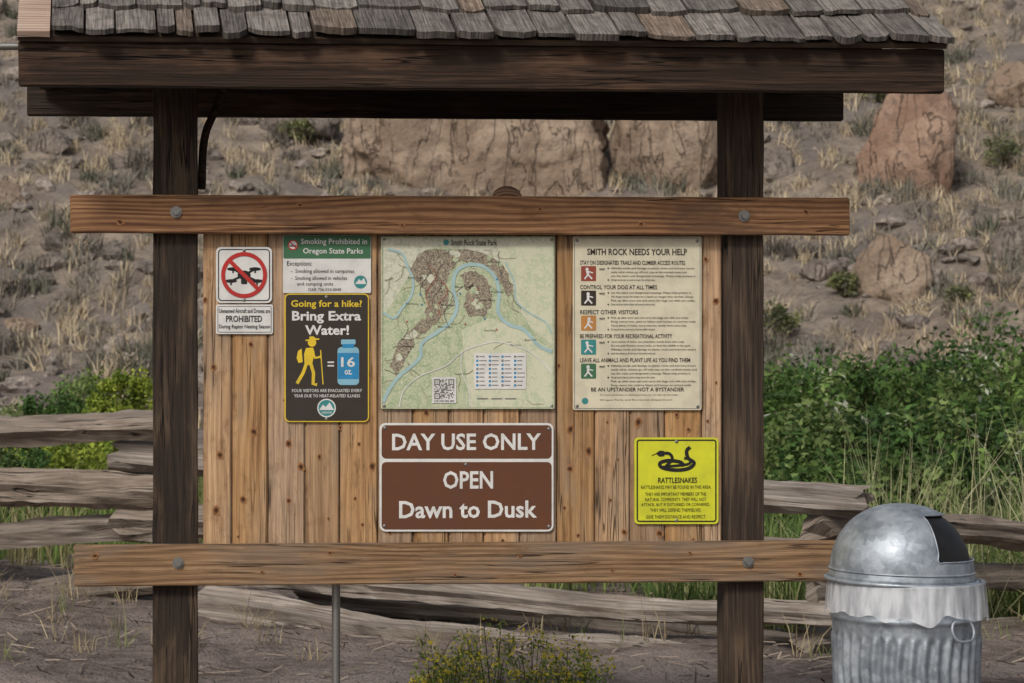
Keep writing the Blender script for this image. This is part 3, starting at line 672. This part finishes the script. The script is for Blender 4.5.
# ---------- fence
fence=empty('split_rail_fence')
def rail(p0,p1,r,seed):
    p0=Vector(p0);p1=Vector(p1);L=(p1-p0).length;rn=random.Random(seed);nr=14;ns=60;V=[];Q=[]
    prof=[1+rn.uniform(-.28,.2) for _ in range(nr)]; sag=rn.uniform(-.02,.02)
    tw=rn.uniform(-.5,.5)
    for j in range(ns+1):
        u=j/ns;x=(u-.5)*L; tap=1-.18*u+.06*math.sin(u*5+seed)
        cy=.05*noise.noise(Vector((x*.9,seed,0)));cz=sag*(1-(2*u-1)**2)*2+.05*noise.noise(Vector((x*.8,seed,5)))
        for i in range(nr):
            a=2*math.pi*i/nr+tw*u; rr=r*tap*prof[i]*(1+.26*noise.noise(Vector((x*2.2,i*1.9,seed)))+.14*noise.noise(Vector((x*9,i*2.3,seed))))
            ex=x+(rn.uniform(-.05,.05) if j in(0,ns) else 0)
            V.append((ex,cy+rr*math.cos(a),cz+rr*math.sin(a)*.92))
    for j in range(ns):
        for i in range(nr):
            a=j*nr+i;b=j*nr+(i+1)%nr;Q.append((a,b,b+nr,a+nr))
    Q.append(tuple(range(nr-1,-1,-1)));Q.append(tuple(range(ns*nr,ns*nr+nr)))
    o=meshpy('rail',V,Q,m_rail,fence)
    o.location=(p0+p1)/2
    xa=(p1-p0).normalized();ya=Vector((0,0,1)).cross(xa).normalized();za=xa.cross(ya)
    o.rotation_euler=Matrix((xa,ya,za)).transposed().to_euler();o.name='rail_%d'%seed
RL_=[(-150,434,13.6,162,425,13,.105),(-160,488,13.6,170,492,13.1,.14),(-150,541,13.7,180,533,13.1,.088),(-150,614,13.8,175,580,13.2,.115),
(118,455,13.2,862,499,11.6,.088),(120,515,13.2,868,552,11.65,.10),(190,566,13.2,838,618,11.7,.095),(200,608,12.9,842,676,11.5,.115),(300,598,13.4,842,652,12,.07),
(815,524,11.7,1240,560,13.6,.085),(812,588,11.8,1230,576,13.7,.085),(808,645,11.8,1230,606,13.7,.09)]
for i,(a,b,c,d,e,f_,r) in enumerate(RL_): rail(W(a,b,c),W(d,e,f_),r,i+1)

# ---------- vegetation
def blades(roots,hts,wid,cols,lean=.35):
    n=len(roots); az=rng.uniform(0,2*np.pi,n); ln=np.abs(rng.normal(0,lean,n))
    dx=np.cos(az)*ln;dy=np.sin(az)*ln; wa=rng.uniform(0,np.pi,n); wx=np.cos(wa)*wid/2;wy=np.sin(wa)*wid/2
    V=np.zeros((n,6,3))
    for k,(t,wf) in enumerate(((0,1.),(.55,.8),(1.,.12))):
        cx=roots[:,0]+dx*hts*t**1.6;cy=roots[:,1]+dy*hts*t**1.6;cz=roots[:,2]+hts*(t-.25*ln*t*t)
        V[:,2*k]=np.stack([cx-wx*wf,cy-wy*wf,cz],1);V[:,2*k+1]=np.stack([cx+wx*wf,cy+wy*wf,cz],1)
    b=np.arange(n)*6; Q=np.concatenate([np.stack([b,b+1,b+3,b+2],1),np.stack([b+2,b+3,b+5,b+4],1)])
    return V.reshape(-1,3),Q,np.concatenate([cols,cols])
def tufts(name,cx,cy,nb,rad,ht,wid,pal,mat,lean=.45,hv=.35):
    n=len(cx); T=np.repeat(np.arange(n),nb); m=len(T)
    r=rad[T]*np.sqrt(rng.random(m));a=rng.uniform(0,6.283,m); x=cx[T]+r*np.cos(a);y=cy[T]+r*np.sin(a)
    z=H(x,y)-.01; h=ht[T]*rng.uniform(1-hv,1+hv,m); pal=np.array(pal); pi=rng.integers(0,len(pal),n)
    c=pal[pi][T]*rng.uniform(.65,1.3,(m,1))
    V,Q,C=blades(np.stack([x,y,z],1),h,wid,c,lean); return meshnp(name,V,Q,mat,C)
n=7500; y_=36+52*rng.random(n)**1.1; x_=rng.uniform(-.18*y_,.38*y_)
dens=.5+.5*np.sin(x_*.45+1.3*np.sin(y_*.31))*np.sin(y_*.5+x_*.13); keep=(rng.random(n)<.12+.7*dens)&((y_>46)|(rng.random(n)<.15))
x_=x_[keep];y_=y_[keep];n=len(x_); sz=rng.uniform(.45,1.35,n)
tufts('dry_hillside_grass',x_,y_,26,.22*sz,.34*sz,.028,[(.46,.37,.25),(.52,.43,.30),(.38,.31,.215),(.31,.265,.20),(.23,.20,.165)],m_grass,.8)
n=520;y_=44+44*rng.random(n);x_=rng.uniform(-.18*y_,.38*y_);sz=rng.uniform(.5,1.3,n)
tufts('sagebrush',x_,y_,60,.32*sz,.38*sz,.04,[(.17,.16,.13),(.22,.21,.17),(.13,.13,.095),(.11,.095,.08)],m_grass,.7)
n=700;y_=rng.uniform(12.6,17.,n);x_=rng.uniform(.17*y_,.40*y_,n);sz=rng.uniform(.5,1.25,n)
tufts('tall_grass',x_,y_,26,.14*sz,.44*sz,.010,[(.11,.17,.045),(.17,.22,.07),(.27,.27,.12),(.10,.16,.045),(.07,.12,.03)],m_grass,.55)
n=75;y_=rng.uniform(12.4,16.5,n);x_=rng.uniform(.24*y_,.40*y_,n);sz=rng.uniform(.7,1.15,n)
tufts('seed_grass',x_,y_,13,.10*sz,.85*sz,.007,[(.42,.40,.24),(.36,.35,.19),(.30,.34,.15)],m_grass,.5)
n=420;y_=rng.uniform(14.3,22,n);x_=rng.uniform(-.20*y_,.17*y_,n);sz=rng.uniform(.5,1.1,n)
tufts('meadow_grass',x_,y_,24,.14*sz,.55*sz,.011,[(.14,.20,.05),(.19,.24,.07),(.33,.29,.15),(.10,.16,.04)],m_grass,.45)
n=70;y_=rng.uniform(11.2,13.4,n);x_=rng.uniform(-1.8,4.5,n)
tufts('dry_weeds',x_,y_,12,np.full(n,.07),rng.uniform(.08,.22,n),.005,[(.35,.28,.17),(.25,.2,.12),(.18,.2,.08)],m_grass,.9)
n=1500;y_=rng.uniform(10,14.5,n);x_=rng.uniform(-2.2,5,n)
a=rng.uniform(0,6.28,n);L=rng.uniform(.03,.10,n)*rng.choice([1,1,1,2.6],n);w=rng.uniform(.0015,.0045,n)
ux,uy=np.cos(a)*L/2,np.sin(a)*L/2; px_,py_=-np.sin(a)*w,np.cos(a)*w
z1=H(x_-ux,y_-uy)+.010;z2=H(x_+ux,y_+uy)+.010+rng.uniform(0,.03,n)
A=np.stack([x_-ux-px_,y_-uy-py_,z1],1);B=np.stack([x_+ux-px_,y_+uy-py_,z2],1);C_=np.stack([x_+ux+px_,y_+uy+py_,z2+.004],1);D=np.stack([x_-ux+px_,y_-uy+py_,z1+.004],1)
V=np.stack([A,B,C_,D],1).reshape(-1,3);q=np.arange(n*4).reshape(-1,4)
meshnp('ground_litter',V,q,m_grass,np.array([.24,.19,.15])*rng.uniform(.3,1.6,(n,1)))
def shrub(name,x,y,rx,rz,n,leaf,pal,seed,flowers=None,nb=22):
    r=np.random.default_rng(seed); g=float(H(x,y))
    u=r.normal(size=(nb,3));u/=np.linalg.norm(u,axis=1)[:,None];u*= (r.random((nb,1))**.4)
    cen=np.stack([x+u[:,0]*rx*.75,y+u[:,1]*rx*.75,g+rz*.55+u[:,2]*rz*.42],1); br=r.uniform(.16,.40,nb)*min(rx,rz)
    T=r.integers(0,nb,n); d=r.normal(size=(n,3));d/=np.linalg.norm(d,axis=1)[:,None]
    rad=br[T]*(r.random(n)**.35)*r.uniform(.85,1.3,n)
    p=cen[T]+d*rad[:,None]; p[:,2]=np.maximum(p[:,2],g+.02)
    nrm=d*.5+r.normal(size=(n,3))*.7+np.array([0,0,.4]);nrm/=np.linalg.norm(nrm,axis=1)[:,None]
    t=np.cross(nrm,r.normal(size=(n,3)));t/=np.linalg.norm(t,axis=1)[:,None];bt=np.cross(nrm,t)
    s=leaf*r.uniform(.6,1.3,n)[:,None]
    V=np.stack([p-t*s,p+bt*s*.45,p+t*s,p-bt*s*.45],1)
    pal=np.array(pal); bc=pal[r.integers(0,len(pal),nb)]*r.uniform(.7,1.3,(nb,1))
    c=bc[T]*r.uniform(.6,1.4,(n,1)); 
    if flowers is not None:
        fm=(r.random(n)<flowers[1])&(d[:,2]>.15); c[fm]=np.array(flowers[0])*r.uniform(.8,1.2,(fm.sum(),1))
    ns=nb; base=np.array([x,y,g-.03]); b0=base+np.stack([r.uniform(-.1,.1,ns)*rx,r.uniform(-.1,.1,ns)*rx,np.zeros(ns)],1); w=(.003+.004*r.random(ns)[:,None])*min(1.6,rx*3)
    e=np.array([1,.3,0]);S=np.stack([b0-e*w,b0+e*w,cen+e*w*.3,cen-e*w*.3],1)
    e=np.array([-.3,1,0]);S2=np.stack([b0-e*w,b0+e*w,cen+e*w*.3,cen-e*w*.3],1)
    V=np.concatenate([V,S,S2]).reshape(-1,3);c=np.concatenate([c,np.tile([.09,.06,.04],(2*ns,1))])
    return meshnp(name,V,np.arange(len(V)).reshape(-1,4),m_leaf,c)
GR=[(.06,.12,.03),(.09,.16,.035),(.13,.205,.05),(.045,.09,.025),(.17,.225,.075)]
YG=[(.24,.30,.04),(.30,.35,.05),(.18,.25,.035)]
sd=100
for px,py,d,rx in ((775,368,21,.8),(822,352,22,.9),(868,372,20.5,.8),(912,348,20,.8),(955,362,22,.9),(1003,326,23,1.1),(1045,350,21,.9),(1100,345,22,1.),(1160,350,22,1.),(785,425,17.2,.65),(835,402,17.5,.7),(880,432,16.6,.6),(922,408,17.3,.65),(968,396,17.3,.75),(1015,383,17.8,.8),(1080,400,18.5,.8),(690,400,21,.8),(740,385,22,.8),(940,450,15.4,.5),(1020,436,16.,.5),(800,470,15.2,.5),(860,474,15.,.45)):
    c=W(px,py,d); hh=max(c.z-float(H(c.x,d)),.5); sd+=1
    shrub('shrub',c.x,d,rx,hh*1.04,4200,.036,GR,sd,((.50,.52,.40),.08) if sd%3==0 else None,30)
for px,py,d,rx,pal in ((128,350,20,.36,YG),(104,378,20.4,.3,YG),(88,350,26,.5,GR),(60,385,24,.5,GR),(22,398,22,.5,GR),(150,385,21,.4,YG),(-40,390,22,.6,GR),(50,430,18,.5,YG),(0,440,17,.5,GR)):
    c=W(px,py,d); hh=max(c.z-float(H(c.x,d)),.5); sd+=1
    shrub('shrub',c.x,d,rx,hh*1.02,3600,.026,pal,sd,None,28)
for px,py,d,w in ((845,290,0,.35),(300,135,0,.5),(880,95,0,.5),(960,300,0,.3),(230,330,0,.3),(780,330,0,.5),(1005,160,0,.6)):
    d=G(px,py+8); c=W(px,py,d); sd+=1; shrub('hillside_shrub',c.x,d,w*1.2,w*1.4,900,.05,[(.17,.19,.08),(.21,.22,.10),(.12,.13,.075)],sd)
YB=[(.22,.29,.055),(.30,.36,.08),(.17,.23,.055)]
for px,py,d,rx in ((452,648,9.5,.13),(490,637,9.7,.15),(528,652,9.4,.13),(566,660,9.6,.12),(430,664,9.6,.1),(588,668,9.5,.09)):
    c=W(px,py,d);sd+=1
    shrub('rabbitbrush',c.x,d,rx*1.45,max(c.z,.2)*1.05,750,.010,YB,sd,((.85,.68,.06),.65),30)

# ---------- light, world, camera
S=Vector((-.42,-.72,.72)).normalized()
w=bpy.data.worlds.new('World');sc.world=w;w.use_nodes=True;nt=w.node_tree
sky=nt.nodes.new('ShaderNodeTexSky');sky.sky_type='NISHITA';sky.sun_disc=False
sky.sun_elevation=math.asin(S.z);sky.sun_rotation=math.atan2(S.x,S.y);sky.air_density=1.;sky.dust_density=3.;sky.ozone_density=.6
hs=N(nt,'ShaderNodeHueSaturation',{'Color':sky.outputs[0],'Saturation':.5})
bg=nt.nodes['Background'];nt.links.new(hs.outputs[0],bg.inputs[0]);bg.inputs[1].default_value=.10
ld=bpy.data.lights.new('sun','SUN');ld.energy=2.0;ld.angle=math.radians(11);ld.color=(1,.95,.87)
lo=bpy.data.objects.new('sun',ld);lo.rotation_mode='QUATERNION';lo.rotation_quaternion=S.to_track_quat('Z','Y');lo.location=(-5,-8,10);sc.collection.objects.link(lo)
cd=bpy.data.cameras.new('camera');cd.lens=F*36/1024;cd.sensor_width=36;cd.shift_x=(512-CX)/1024;cd.shift_y=0;cd.clip_end=2000;cd.clip_start=.1
cd.dof.use_dof=True;cd.dof.focus_distance=7.95;cd.dof.aperture_fstop=10
co=bpy.data.objects.new('camera',cd);co.location=(0,0,CAMZ);co.rotation_euler=(math.radians(90),0,0);sc.collection.objects.link(co);sc.camera=co
sc.view_settings.view_transform='Standard';sc.view_settings.look='None';sc.view_settings.exposure=0
